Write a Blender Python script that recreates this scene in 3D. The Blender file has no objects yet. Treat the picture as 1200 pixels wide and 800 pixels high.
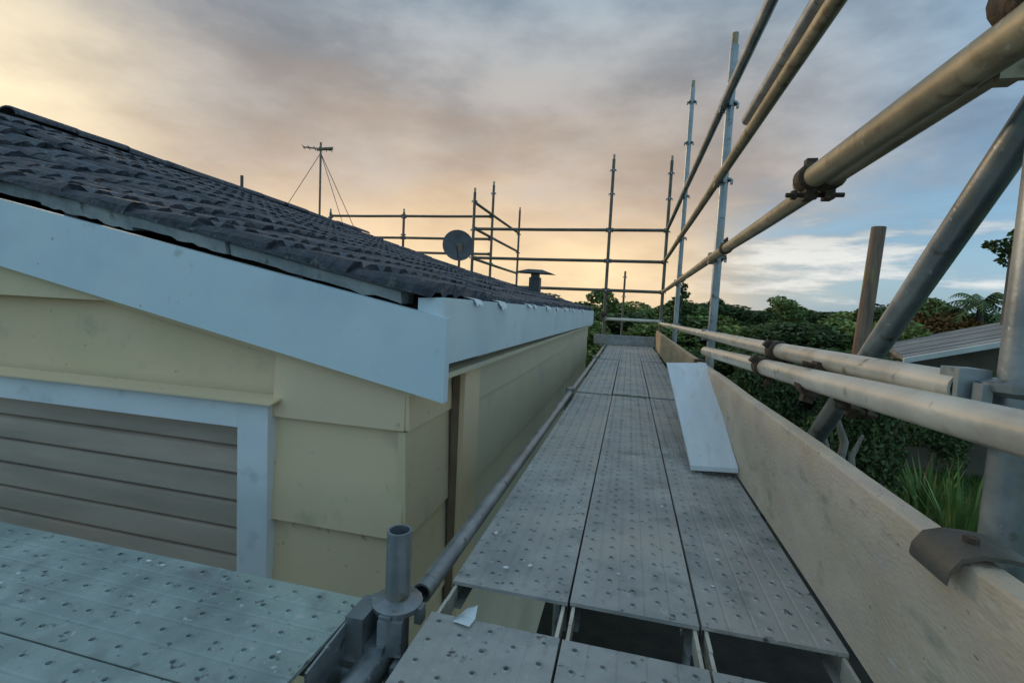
import bpy, math, random
from mathutils import Vector, Matrix, noise as mnoise
random.seed(7)
R = math.radians
scene = bpy.context.scene
col = scene.collection

# ------------------------------------------------------------------ camera
# the camera is the origin of the site grid: +Y runs along the scaffold walkway, +X away from the house
cam_data = bpy.data.cameras.new('Camera')
cam = bpy.data.objects.new('Camera', cam_data); col.objects.link(cam)
m3 = Matrix(((0.97025577, -0.06417669, 0.23342041),
             (0.23723916, 0.06016935, -0.96958611),
             (0.04818007, 0.99612299, 0.07360488)))
cam.matrix_world = m3.to_4x4()
cam_data.sensor_width = 36.0
cam_data.lens = 36.0 * 564.0 / 1200.0
cam_data.clip_start = 0.02
cam_data.clip_end = 5000
scene.camera = cam
scene.view_settings.view_transform = 'Standard'
scene.view_settings.look = 'None'
scene.view_settings.exposure = 0.45
scene.view_settings.gamma = 1.0
scene.view_settings.use_curve_mapping = False

# ------------------------------------------------------------------ world: dusk sky, cloud deck lit by a low sun
SUN_AZ, SUN_EL = -57.0, 13.0
world = bpy.data.worlds.new('World'); scene.world = world
world.use_nodes = True
nt = world.node_tree; N = nt.nodes; Lk = nt.links
N.clear()
def wn(t, **k):
    n = N.new(t)
    for a, v in k.items(): setattr(n, a, v)
    return n
def wmath(op, a, b=None, c=None, clamp=False):
    n = wn('ShaderNodeMath', operation=op, use_clamp=clamp)
    for i, v in enumerate((a, b, c)):
        if v is None: continue
        if isinstance(v, (int, float)): n.inputs[i].default_value = v
        else: Lk.new(v, n.inputs[i])
    return n.outputs[0]
def wrange(v, a, b, c=0.0, d=1.0):
    n = wn('ShaderNodeMapRange', interpolation_type='SMOOTHSTEP')
    Lk.new(v, n.inputs['Value'])
    for k, x in (('From Min', a), ('From Max', b), ('To Min', c), ('To Max', d)): n.inputs[k].default_value = x
    return n.outputs['Result']
def wmix(f, a, b, mode='MIX'):
    n = wn('ShaderNodeMix', data_type='RGBA', blend_type=mode)
    if isinstance(f, (int, float)): n.inputs[0].default_value = f
    else: Lk.new(f, n.inputs[0])
    for i, v in ((6, a), (7, b)):
        if isinstance(v, tuple): n.inputs[i].default_value = (*v, 1)
        else: Lk.new(v, n.inputs[i])
    return n.outputs[2]
tc = wn('ShaderNodeTexCoord')
D = tc.outputs['Generated']
sep = wn('ShaderNodeSeparateXYZ'); Lk.new(D, sep.inputs[0])
EL = sep.outputs[2]
def wdot(az, el):
    n = wn('ShaderNodeVectorMath', operation='DOT_PRODUCT'); Lk.new(D, n.inputs[0])
    n.inputs[1].default_value = (math.sin(R(az))*math.cos(R(el)), math.cos(R(az))*math.cos(R(el)), math.sin(R(el)))
    return n.outputs['Value']
def wnoise(scale, loc, sc, detail=6, rough=0.55):
    mp = wn('ShaderNodeMapping'); Lk.new(D, mp.inputs['Vector'])
    mp.inputs['Scale'].default_value = sc; mp.inputs['Location'].default_value = loc
    n = wn('ShaderNodeTexNoise'); Lk.new(mp.outputs[0], n.inputs['Vector'])
    n.inputs['Scale'].default_value = scale; n.inputs['Detail'].default_value = detail; n.inputs['Roughness'].default_value = rough
    return n.outputs[0]
n1 = wnoise(1.6, (3.1, 1.7, 0.4), (1, 1, 2.6))
n2 = wnoise(2.6, (7.3, 2.2, 5.1), (1, 1, 2.4), 9, 0.56)
n3 = wnoise(3.4, (1.3, 9.4, 2.6), (1, 1, 5.5), 9, 0.62)
sd = wdot(-30, 0)
elp = wmath('ADD', wmath('ADD', EL, wmath('MULTIPLY', wmath('SUBTRACT', n1, 0.5), 0.34)), wmath('MULTIPLY', wmath('SUBTRACT', n2, 0.5), 0.30))
warm = wmath('MULTIPLY', wrange(sd, 0.56, 0.92), wrange(elp, 0.42, 0.12))
sky = wn('ShaderNodeTexSky', sky_type='NISHITA', sun_disc=False)
sky.sun_elevation = R(SUN_EL); sky.sun_rotation = R(SUN_AZ); sky.air_density = 1.0; sky.dust_density = 1.5; sky.ozone_density = 2.0
blue = wmix(1.0, sky.outputs[0], (0.115, 0.115, 0.115), 'MULTIPLY')
coolc = wmix(wrange(sd, 0.80, 0.30), (0.29, 0.28, 0.275), (0.165, 0.295, 0.43))
coolc = wmix(wrange(EL, 0.34, 0.62), coolc, (0.20, 0.285, 0.36))
coolc = wmix(wrange(sd, 0.35, -0.5), coolc, (0.25, 0.42, 0.56))
coolc = wmix(wrange(n2, 0.32, 0.68), wmix(1.0, coolc, (0.66, 0.69, 0.74), 'MULTIPLY'), wmix(1.0, coolc, (1.38, 1.32, 1.26), 'MULTIPLY'))
warmc = wmix(wrange(elp, 0.03, 0.30), (0.76, 0.59, 0.37), (0.60, 0.45, 0.31))
warmc = wmix(wrange(n2, 0.32, 0.68), wmix(1.0, warmc, (0.76, 0.73, 0.74), 'MULTIPLY'), wmix(1.0, warmc, (1.16, 1.14, 1.08), 'MULTIPLY'))
cloud = wmix(warm, coolc, warmc)
glow = wmath('MULTIPLY', wmath('POWER', wmath('MAXIMUM', wdot(-60, 15), 0.0), 90.0), wrange(n2, 0.25, 0.75, 0.3, 1.0))
cloud = wmix(wmath('MULTIPLY', glow, 0.8, clamp=True), cloud, (1.0, 0.84, 0.54))
# breaks in the deck away from the sunset, low down
gap = wmath('MULTIPLY', wmath('MULTIPLY', wrange(sd, 0.84, 0.66), wrange(elp, 0.27, 0.12)), wrange(n3, 0.70, 0.44))
pale = wmix(0.45, blue, (0.22, 0.45, 0.66))
sky_col = wmix(wmath('MULTIPLY', gap, 0.85), cloud, pale)
streak = wmath('MULTIPLY', wmath('MULTIPLY', wrange(sd, 0.86, 0.70), wrange(EL, 0.24, 0.10)), wrange(n3, 0.50, 0.66))
sky_col = wmix(wmath('MULTIPLY', streak, 0.85), sky_col, (0.66, 0.67, 0.64))
bg = wn('ShaderNodeBackground'); bg.inputs['Strength'].default_value = 1.0
Lk.new(sky_col, bg.inputs['Color'])
out = wn('ShaderNodeOutputWorld'); Lk.new(bg.outputs[0], out.inputs[0])

# ------------------------------------------------------------------ sun behind thin cloud
sl = bpy.data.lights.new('Sun', 'SUN'); sl.energy = 0.7; sl.angle = R(14); sl.color = (1.0, 0.80, 0.55)
so = bpy.data.objects.new('Sun', sl); col.objects.link(so)
sv = Vector((math.sin(R(SUN_AZ))*math.cos(R(SUN_EL)), math.cos(R(SUN_AZ))*math.cos(R(SUN_EL)), math.sin(R(SUN_EL))))
so.rotation_euler = sv.to_track_quat('Z', 'Y').to_euler()
so.location = sv*40

# ------------------------------------------------------------------ materials
MAT = {}
def material(name, c1, c2, scale=6, rough=0.7, metal=0.0, bump=0.0, bscale=40, stretch=(1, 1, 1), detail=6, coords='Object',
             lo=0.35, hi=0.65, spots=None, spec=0.5, island=0.0, rough_var=0.0):
    m = bpy.data.materials.new(name); m.use_nodes = True
    t = m.node_tree; n = t.nodes; l = t.links
    b = n['Principled BSDF']
    tcn = n.new('ShaderNodeTexCoord'); mp = n.new('ShaderNodeMapping'); l.new(tcn.outputs[coords], mp.inputs[0])
    mp.inputs['Scale'].default_value = stretch
    # every object sees another piece of the pattern
    oi = n.new('ShaderNodeObjectInfo'); mu = n.new('ShaderNodeMath'); mu.operation = 'MULTIPLY'; mu.inputs[1].default_value = 37.0
    l.new(oi.outputs['Random'], mu.inputs[0]); l.new(mu.outputs[0], mp.inputs['Location'])
    nz = n.new('ShaderNodeTexNoise'); l.new(mp.outputs[0], nz.inputs['Vector'])
    nz.inputs['Scale'].default_value = scale; nz.inputs['Detail'].default_value = detail; nz.inputs['Roughness'].default_value = 0.6
    cr = n.new('ShaderNodeValToRGB'); l.new(nz.outputs[0], cr.inputs[0])
    cr.color_ramp.elements[0].position = lo; cr.color_ramp.elements[0].color = (*c1, 1)
    cr.color_ramp.elements[1].position = hi; cr.color_ramp.elements[1].color = (*c2, 1)
    colr = cr.outputs[0]
    if spots:
        for (sc, th, colour, thr2) in spots:
            vz = n.new('ShaderNodeTexNoise'); l.new(mp.outputs[0], vz.inputs['Vector']); vz.inputs['Scale'].default_value = sc
            vz.inputs['Detail'].default_value = 3; vz.inputs['Roughness'].default_value = 0.5
            rg = n.new('ShaderNodeMapRange'); l.new(vz.outputs[0], rg.inputs[0]); rg.inputs[1].default_value = th; rg.inputs[2].default_value = thr2
            mx = n.new('ShaderNodeMix'); mx.data_type = 'RGBA'; l.new(rg.outputs[0], mx.inputs[0]); l.new(colr, mx.inputs[6]); mx.inputs[7].default_value = (*colour, 1)
            colr = mx.outputs[2]
    if island:
        ge = n.new('ShaderNodeNewGeometry'); hs = n.new('ShaderNodeHueSaturation'); l.new(colr, hs.inputs['Color'])
        r1 = n.new('ShaderNodeMapRange'); l.new(ge.outputs['Random Per Island'], r1.inputs[0]); r1.inputs[3].default_value = 1-island; r1.inputs[4].default_value = 1+island
        l.new(r1.outputs[0], hs.inputs['Value']); colr = hs.outputs[0]
    l.new(colr, b.inputs['Base Color'])
    b.inputs['Roughness'].default_value = rough; b.inputs['Metallic'].default_value = metal
    b.inputs['Specular IOR Level'].default_value = spec
    if rough_var:
        rr = n.new('ShaderNodeMapRange'); l.new(nz.outputs[0], rr.inputs[0]); rr.inputs[1].default_value = .3; rr.inputs[2].default_value = .7
        rr.inputs[3].default_value = rough-rough_var; rr.inputs[4].default_value = rough+rough_var; l.new(rr.outputs[0], b.inputs['Roughness'])
    if bump:
        bz = n.new('ShaderNodeTexNoise'); l.new(mp.outputs[0], bz.inputs['Vector']); bz.inputs['Scale'].default_value = bscale; bz.inputs['Detail'].default_value = 5
        bp = n.new('ShaderNodeBump'); bp.inputs['Strength'].default_value = bump; bp.inputs['Distance'].default_value = 0.01
        l.new(bz.outputs[0], bp.inputs['Height']); l.new(bp.outputs[0], b.inputs['Normal'])
    MAT[name] = m
    return m
material('galv', (0.24, 0.26, 0.27), (0.42, 0.44, 0.44), 9, 0.42, 0.7, 0.05, 90, spots=[(12, 0.56, (0.33, 0.31, 0.27), 0.72), (30, 0.62, (0.17, 0.14, 0.10), 0.72), (60, 0.68, (0.6, 0.6, 0.58), 0.74)], rough_var=0.12)
material('galv_worn', (0.29, 0.235, 0.145), (0.45, 0.38, 0.25), 7, 0.48, 0.45, 0.07, 90, stretch=(1, 1, 1), spots=[(22, 0.58, (0.20, 0.14, 0.08), 0.72), (45, 0.66, (0.55, 0.52, 0.46), 0.74)], rough_var=0.1)
material('galv_bright', (0.56, 0.50, 0.41), (0.78, 0.72, 0.61), 6, 0.36, 0.3, 0.06, 90, spots=[(9, 0.57, (0.48, 0.41, 0.30), 0.72), (26, 0.62, (0.28, 0.22, 0.15), 0.74)], rough_var=0.1)
material('rust', (0.05, 0.035, 0.025), (0.13, 0.08, 0.05), 40, 0.75, 0.3, 0.4, 90)
material('plank', (0.31, 0.305, 0.295), (0.53, 0.495, 0.46), 7, 0.58, 0.15, 0.35, 45, stretch=(1, 1, 1), rough_var=0.12,
         spots=[(2.2, 0.50, (0.53, 0.475, 0.41), 0.68), (12, 0.60, (0.24, 0.25, 0.24), 0.75), (75, 0.68, (0.60, 0.60, 0.58), 0.78), (30, 0.67, (0.58, 0.58, 0.55), 0.78), (60, 0.64, (0.11, 0.11, 0.11), 0.73)])
material('plank_green', (0.25, 0.30, 0.28), (0.43, 0.48, 0.44), 7, 0.58, 0.15, 0.35, 45, stretch=(1, 1, 1), rough_var=0.12,
         spots=[(2.2, 0.50, (0.40, 0.45, 0.38), 0.68), (12, 0.60, (0.24, 0.25, 0.24), 0.75), (75, 0.68, (0.60, 0.60, 0.58), 0.78), (30, 0.67, (0.58, 0.58, 0.55), 0.78), (60, 0.64, (0.11, 0.11, 0.11), 0.73)])
material('timber', (0.63, 0.46, 0.32), (0.77, 0.60, 0.44), 3, 0.85, 0, 0.3, 60, stretch=(3, 1.3, 3), spots=[(4, 0.54, (0.66, 0.49, 0.39), 0.68), (9, 0.60, (0.46, 0.38, 0.28), 0.75), (16, 0.64, (0.70, 0.64, 0.55), 0.76), (40, 0.68, (0.30, 0.24, 0.17), 0.74)])
material('timber_tan', (0.42, 0.29, 0.16), (0.55, 0.40, 0.24), 3, 0.85, 0, 0.3, 60, stretch=(4, 0.8, 6))
material('pole_wood', (0.16, 0.10, 0.07), (0.28, 0.19, 0.13), 5, 0.9, 0, 0.5, 30, stretch=(4, 4, 0.5), spots=[(2.2, 0.56, (0.33, 0.30, 0.10), 0.7)])
material('white_trim', (0.70, 0.73, 0.75), (0.79, 0.81, 0.82), 3, 0.5, 0, 0.06, 40, spots=[(8, 0.6, (0.52, 0.56, 0.58), 0.75)])
material('white_paint', (0.60, 0.71, 0.75), (0.68, 0.765, 0.79), 2.5, 0.5, 0, 0.05, 30, spots=[(3, 0.52, (0.56, 0.655, 0.70), 0.7), (14, 0.67, (0.45, 0.50, 0.50), 0.80), (38, 0.72, (0.34, 0.36, 0.35), 0.78)])
material('white_board', (0.72, 0.75, 0.78), (0.81, 0.83, 0.85), 4, 0.45, 0, 0.08, 40, stretch=(5, 1, 1), spots=[(6, 0.58, (0.66, 0.67, 0.66), 0.75), (35, 0.68, (0.48, 0.47, 0.44), 0.76)])
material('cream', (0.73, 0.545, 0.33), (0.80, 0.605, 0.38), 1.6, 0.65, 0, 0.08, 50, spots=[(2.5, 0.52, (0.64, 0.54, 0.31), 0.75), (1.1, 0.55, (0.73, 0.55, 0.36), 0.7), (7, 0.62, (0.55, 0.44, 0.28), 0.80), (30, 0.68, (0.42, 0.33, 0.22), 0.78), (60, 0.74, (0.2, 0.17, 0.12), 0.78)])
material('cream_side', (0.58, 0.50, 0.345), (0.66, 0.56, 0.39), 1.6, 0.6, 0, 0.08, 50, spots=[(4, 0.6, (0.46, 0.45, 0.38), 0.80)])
material('slat_paint', (0.42, 0.33, 0.26), (0.58, 0.45, 0.36), 2.2, 0.55, 0, 0.1, 40, stretch=(0.6, 1, 4), spots=[(3, 0.6, (0.52, 0.38, 0.29), 0.75)])
material('tile', (0.022, 0.026, 0.036), (0.075, 0.079, 0.096), 22, 0.6, 0, 1.0, 45, spots=[(5, 0.56, (0.13, 0.095, 0.10), 0.70), (30, 0.60, (0.17, 0.175, 0.15), 0.72), (60, 0.60, (0.012, 0.013, 0.016), 0.68)], island=0.25)
material('mortar', (0.22, 0.235, 0.24), (0.38, 0.385, 0.37), 9, 0.9, 0, 0.6, 40, spots=[(20, 0.62, (0.12, 0.11, 0.09), 0.74)])
material('cavity', (0.035, 0.022, 0.015), (0.07, 0.04, 0.025), 5, 0.9)
material('underlay', (0.04, 0.045, 0.05), (0.06, 0.065, 0.07), 6, 0.9)
material('dark_metal', (0.06, 0.06, 0.06), (0.11, 0.11, 0.11), 8, 0.5, 0.5)
material('antenna_metal', (0.16, 0.12, 0.08), (0.26, 0.2, 0.14), 8, 0.5, 0.6)
material('dish_backlit', (0.07, 0.065, 0.07), (0.11, 0.10, 0.105), 6, 0.6)  # shaded back against the bright sky, darkened in the base colour
material('leaf', (0.12, 0.17, 0.05), (0.22, 0.27, 0.085), 1.2, 0.7, island=0.45, spec=0.25)
material('leaf_dark', (0.048, 0.078, 0.028), (0.105, 0.145, 0.052), 1.2, 0.7, island=0.45, spec=0.2)
material('leaf_bright', (0.14, 0.19, 0.05), (0.24, 0.29, 0.085), 1.2, 0.7, island=0.4, spec=0.25)
material('leaf_brown', (0.13, 0.08, 0.03), (0.26, 0.14, 0.045), 1.2, 0.75, island=0.4, spec=0.2)
material('bark', (0.08, 0.065, 0.05), (0.16, 0.135, 0.105), 6, 0.9, 0, 0.6, 30, stretch=(3, 3, 0.6))
material('pale_bark', (0.16, 0.14, 0.11), (0.30, 0.265, 0.215), 6, 0.9, 0, 0.6, 30, stretch=(3, 3, 0.6))
material('grass', (0.030, 0.065, 0.016), (0.060, 0.11, 0.028), 0.8, 0.85, 0, 0.6, 14, spots=[(0.35, 0.55, (0.07, 0.075, 0.035), 0.75)])
material('grass_blade', (0.06, 0.12, 0.025), (0.12, 0.19, 0.045), 2, 0.7, island=0.35, spec=0.2)
material('neighbour_roof', (0.16, 0.16, 0.155), (0.25, 0.245, 0.23), 2.0, 0.8, 0, 0.3, 20, spots=[(0.8, 0.56, (0.32, 0.31, 0.28), 0.7)])
material('neighbour_wall', (0.10, 0.085, 0.06), (0.15, 0.13, 0.09), 2, 0.85)
material('brown_trim', (0.16, 0.11, 0.07), (0.24, 0.17, 0.11), 5, 0.8)
material('soil', (0.010, 0.009, 0.006), (0.026, 0.022, 0.014), 5, 0.95, 0, 0.8, 30)
material('galv_dull_backlit', (0.11, 0.095, 0.075), (0.19, 0.165, 0.13), 7, 0.55, 0.45, 0.15, 60)  # far tubes' backlit darkness put into the colour; dull steel on the clip
material('chimney_paint', (0.5, 0.5, 0.47), (0.6, 0.6, 0.56), 3, 0.8)
material('glass_dark', (0.02, 0.025, 0.03), (0.03, 0.035, 0.04), 2, 0.1)
material('paper', (0.78, 0.8, 0.8), (0.85, 0.86, 0.86), 4, 0.7)

# ------------------------------------------------------------------ mesh helpers
class MB:
    def __init__(s): s.v = []; s.f = []
    def add(s, vs, fs):
        o = len(s.v); s.v += [tuple(v) for v in vs]; s.f += [tuple(i+o for i in f) for f in fs]; return s
    def box(s, x0, x1, y0, y1, z0, z1):
        return s.add([(x0, y0, z0), (x1, y0, z0), (x1, y1, z0), (x0, y1, z0), (x0, y0, z1), (x1, y0, z1), (x1, y1, z1), (x0, y1, z1)],
                     [(3, 2, 1, 0), (4, 5, 6, 7), (0, 1, 5, 4), (1, 2, 6, 5), (2, 3, 7, 6), (3, 0, 4, 7)])
    def obox(s, c, ax, ay, az):     # oriented box: centre and three half-axes
        c = Vector(c); ax = Vector(ax); ay = Vector(ay); az = Vector(az)
        vs = [c+ax*i+ay*j+az*k for k in (-1, 1) for (i, j) in ((-1, -1), (1, -1), (1, 1), (-1, 1))]
        return s.add(vs, [(3, 2, 1, 0), (4, 5, 6, 7), (0, 1, 5, 4), (1, 2, 6, 5), (2, 3, 7, 6), (3, 0, 4, 7)])
    def ring(s, pts, r, n=16, cap=True, wall=0.0):   # swept round section through pts (r may be a list)
        pts = [Vector(p) for p in pts]
        rs = r if isinstance(r, (list, tuple)) else [r]*len(pts)
        ref = Vector((0, 0, 1)) if abs((pts[-1]-pts[0]).normalized().z) < 0.9 else Vector((1, 0, 0))
        vs = []; fs = []
        for i, p in enumerate(pts):
            d = (pts[min(i+1, len(pts)-1)]-pts[max(i-1, 0)]).normalized()
            a = d.cross(ref).normalized(); b = d.cross(a)
            for k in range(n):
                t = 2*math.pi*k/n; vs.append(p+(a*math.cos(t)+b*math.sin(t))*rs[i])
        m = len(pts)
        for i in range(m-1):
            for k in range(n):
                fs.append((i*n+k, i*n+(k+1) % n, (i+1)*n+(k+1) % n, (i+1)*n+k))
        if wall:
            o = len(vs)
            for i in (0, m-1):
                p = pts[i]; d = (pts[-1]-pts[0]).normalized(); a = d.cross(ref).normalized(); b = d.cross(a)
                inw = d*(0.12 if i == 0 else -0.12)
                for dd in (Vector((0, 0, 0)), inw):
                    for k in range(n):
                        t = 2*math.pi*k/n; vs.append(p+dd+(a*math.cos(t)+b*math.sin(t))*(rs[i]-wall))
            for e, base in ((0, 0), (1, (m-1)*n)):
                q = o+e*2*n
                for k in range(n):
                    k2 = (k+1) % n
                    fs.append((base+k, base+k2, q+k2, q+k)); fs.append((q+k, q+k2, q+n+k2, q+n+k))
                fs.append(tuple(q+n+k for k in range(n)))
        elif cap:
            fs.append(tuple(range(n))); fs.append(tuple(range((m-1)*n, m*n)))
        return s.add(vs, fs)
    def mesh(s, name, mat, smooth=False):
        me = bpy.data.meshes.new(name); me.from_pydata(s.v, [], s.f)
        import bmesh
        bm = bmesh.new(); bm.from_mesh(me); bmesh.ops.recalc_face_normals(bm, faces=bm.faces); bm.to_mesh(me); bm.free()
        me.materials.append(MAT[mat])
        if smooth:
            me.polygons.foreach_set('use_smooth', [len(p.vertices) == 4 for p in me.polygons])
            me.set_sharp_from_angle(angle=R(40))
        me.update(); return me
def link(name, me, parent=None, loc=None, mat4=None):
    o = bpy.data.objects.new(name, me); col.objects.link(o)
    if parent: o.parent = parent
    if loc is not None: o.location = loc
    if mat4 is not None: o.matrix_local = mat4
    return o
def empty(name, loc=(0, 0, 0), rz=0):
    o = bpy.data.objects.new(name, None); col.objects.link(o); o.location = loc; o.rotation_euler.z = rz; o.empty_display_size = .1; return o
def tag(o, label=None, cat=None, group=None, kind=None):
    if label: o['label'] = label
    if cat: o['category'] = cat
    if group: o['group'] = group
    if kind: o['kind'] = kind
    return o
GROUND = -2.7
TR = 0.0243           # scaffold tube radius

# ------------------------------------------------------------------ ground
g = MB(); n = 60
def axis(k): return math.copysign((abs(k)/30)**3.2*900+abs(k)*0.35, k)
vs = []; fs = []
for j in range(-30, 31):
    for i in range(-30, 31):
        x, y = axis(i), axis(j)
        vs.append((x, y, GROUND+0.06*mnoise.noise(Vector((x*.3, y*.3, 0))) if abs(x) > 1.5 else GROUND))
for j in range(n):
    for i in range(n):
        a = j*(n+1)+i; fs.append((a, a+1, a+n+2, a+n+1))
g.add(vs, fs)
tag(link('ground', g.mesh('ground', 'grass', True)), 'dark green lawn and garden ground below the scaffold', None, None, 'structure')

sb = MB(); vs = []; fs = []
for j in range(41):
    for i in range(17):
        x = -3.6+i*.45; y = -6+j*.45
        vs.append((x+.12*mnoise.noise(Vector((x, y, 2))), y, GROUND+.07+.035*mnoise.noise(Vector((x*1.7, y*1.7, 8)))))
fs = [(j*17+i, j*17+i+1, (j+1)*17+i+1, (j+1)*17+i) for j in range(40) for i in range(16)]
tag(link('garden_bed', sb.add(vs, fs).mesh('garden_bed', 'soil', True)), 'bare dark soil under the scaffold', None, None, 'structure')

# ------------------------------------------------------------------ the house
house = empty('house', (-0.62, 1.28, GROUND))
tag(house, 'cream weatherboard house with dark tiled roof and white barge board', 'house')
HO = Vector((-0.62, 1.28, GROUND))
def hpart(name, mb, mat, parent=None, smooth=False, label=None):
    me = mb.mesh(name, mat, smooth)
    o = bpy.data.objects.new(name, me); col.objects.link(o)
    if parent is None or parent is house:
        o.parent = house; o.location = -HO          # vertices stay in site coordinates
    else:
        o.parent = parent
    if label: o['label'] = label
    return o
YG, XA, YB, XB, YE, XF = 1.30, -0.62, 1.64, -0.577, 7.02, -0.50     # gable face, corner, step, main side wall, far end, fascia
XL = -7.9
EAVE_X, EAVE_Z, RIDGE_X = -0.585, 0.012, -4.2
def roofz(X, Y):
    # main slope a little hollow-backed, sagging to a flatter line at the near verge
    t = min(1, max(0, (Y-1.3)/1.1)); t = t*t*(3-2*t)
    run = EAVE_X-X
    main = run*(0.308-.006*max(0, Y-2.5))-.05*math.sin(math.pi*min(1, run/3.6))
    verge = .026+run*.205
    return EAVE_Z+verge*(1-t)+main*t+0.010*mnoise.noise(Vector((X*.8, Y*.8, 3)))
def barge_low(X): return -0.28+(-0.488-X)*0.1965
# backing walls (behind the boards)
w = MB()
def gpoly(pts, y0, y1):
    k = len(pts); mbv = [(x, y0, z) for x, z in pts]+[(x, y1, z) for x, z in pts]
    return mbv, [tuple(range(k)), tuple(range(2*k-1, k-1, -1))]+[(i, (i+1) % k, k+(i+1) % k, k+i) for i in range(k)]
WX0, WX1, WZ0, WZ1 = -3.60, -1.18, -2.3, -0.43        # shutter opening
for pts in ([(XL, GROUND), (WX0, GROUND), (WX0, barge_low(WX0)+.1), (RIDGE_X, 0.62), (XL, 0.0)],
            [(WX0, WZ1), (WX1, WZ1), (WX1, barge_low(WX1)+.12), (WX0, barge_low(WX0)+.12)],
            [(WX1, GROUND), (XA-.02, GROUND), (XA-.02, barge_low(XA)+.12), (WX1, barge_low(WX1)+.12)],
            [(WX0, GROUND), (WX1, GROUND), (WX1, WZ0), (WX0, WZ0)]):
    w.add(*gpoly(pts, YG+0.022, YG+0.12))
front_wall = hpart('wall', w, 'cream')
# gable boards, each lapped over the one below; lower edges at the lines seen in the photograph
LINES = [-0.049+0.332*k for k in range(3, -9, -1)]
def board_y(poly, parent, t=0.022, mat='cream'):
    # poly in (x, z): lower edge stands prouder than the upper edge
    zs = [p[1] for p in poly]; zlo = min(zs)
    k = len(poly); v = []
    for x, z in poly: v.append((x, YG-t*max(0, 1-(z-zlo)/0.33)-0.004, z))
    for x, z in poly: v.append((x, YG+0.02, z))
    mb = MB().add(v, [tuple(range(k)), tuple(range(2*k-1, k-1, -1))]+[(i, (i+1) % k, k+(i+1) % k, k+i) for i in range(k)])
    hpart('weatherboard', mb, mat, parent)
for z0 in LINES:
    z1 = z0+0.327
    spans = [(-5.2, XA)]
    if z0 < -0.3: spans = [(-1.07, XA), (-5.2, -3.72)]
    for (xa, xb) in spans:
        # clip the upper edge to the barge board (boards run up behind it)
        pts = [(xb, z0), (xb, min(z1, barge_low(xb)+.06))]
        if z0 > barge_low(xb)+.06:
            xs = -0.488-(z0-.06+0.28)/0.1965
            if xs <= xa: continue
            pts = [(xs, z0)]
        xt = -0.488-(z1-.06+0.28)/0.1965
        if pts[-1][1] < z1-1e-6:
            if xt > xa: pts += [(xt, z1), (xa, z1)]
            else: pts += [(xa, barge_low(xa)+.06)]
        else: pts += [(xa, z1)]
        pts += [(xa, z0)]
        board_y(pts, front_wall)
# corner return (short side wall) and the stepped-out main side wall
w = MB(); w.box(XA-.10, XA-.02, YG+.125, YB+.1, GROUND, -0.02)
ret_wall = hpart('wall', w, 'cream')
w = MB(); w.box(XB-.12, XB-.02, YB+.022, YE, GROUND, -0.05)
side_wall = hpart('wall', w, 'cream_side')
def board_x(xf, y0, y1, z0, z1, parent, mat, t=0.014):
    v = [(xf+t, y0, z0), (xf+t, y1, z0), (xf+.002, y1, z1), (xf+.002, y0, z1), (xf-.02, y0, z0), (xf-.02, y1, z0), (xf-.02, y1, z1), (xf-.02, y0, z1)]
    hpart('weatherboard', MB().add(v, [(0, 1, 2, 3), (7, 6, 5, 4), (0, 4, 5, 1), (1, 5, 6, 2), (2, 6, 7, 3), (3, 7, 4, 0)]), mat, parent)
for z0 in LINES[3:]:
    board_x(XA, YG-.018, YB, z0, min(z0+.327, -.06), ret_wall, 'cream') if z0 < -.1 else None
    if z0 < -.1: board_x(XB, YB+.171, YE, z0, min(z0+.327, -.17), side_wall, 'cream_side', 0.010)
# boxed stop end of the main side wall
w = MB(); w.box(XA+.016, XB-.002, YB-.012, YB+.02, GROUND, -0.184)
hpart('stop_end', w, 'brown_trim', side_wall)
w = MB(); w.box(XB-.0015, XB+.018, YB-.006, YB+.17, GROUND, -0.226)
hpart('corner_board', w, 'cream', side_wall)
w = MB(); w.box(XA-.045, XA+.012, YG-.026, YG-.020, GROUND+.3, -0.376)
# barge board, two lengths with a butt joint
def barge(x0, x1):
    b = MB(); pts = [(x0, barge_low(x0)), (x1, barge_low(x1)), (x1, barge_low(x1)+.236), (x0, barge_low(x0)+.236)]
    b.add(*gpoly(pts, YG-.055, YG-.022)); return b
hpart('barge_board', barge(-5.2, -2.70), 'white_paint'); hpart('barge_board', barge(-2.697, -0.4886), 'white_paint')
b = MB(); b.add(*gpoly([(-5.2, barge_low(-5.2)-.02), (-0.60, barge_low(-.60)-.02), (-0.60, barge_low(-.60)+.004), (-5.2, barge_low(-5.2)+.004)], YG-.0215, YG-.012))
hpart('bead', b, 'cream')
# fascia along the eave, white, with cap
fb = MB(); fb.add([(XF, YG-.05, -.176), (XF, YE-.02, -.205), (XF, YE-.02, -.015), (XF, YG-.05, .014), (XF-.09, YG-.02, -.176), (XF-.09, YE-.02, -.205), (XF-.09, YE-.02, -.018), (XF-.09, YG-.02, .010)],
    [(0, 1, 2, 3), (7, 6, 5, 4), (0, 4, 5, 1), (1, 5, 6, 2), (2, 6, 7, 3), (3, 7, 4, 0)])
fas = hpart('fascia', fb, 'white_paint')
fb = MB(); fb.box(XF-.085, XF-.012, YG-.015, YE-.03, -.225, -.208)
hpart('soffit_strip', fb, 'cream_side')
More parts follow.
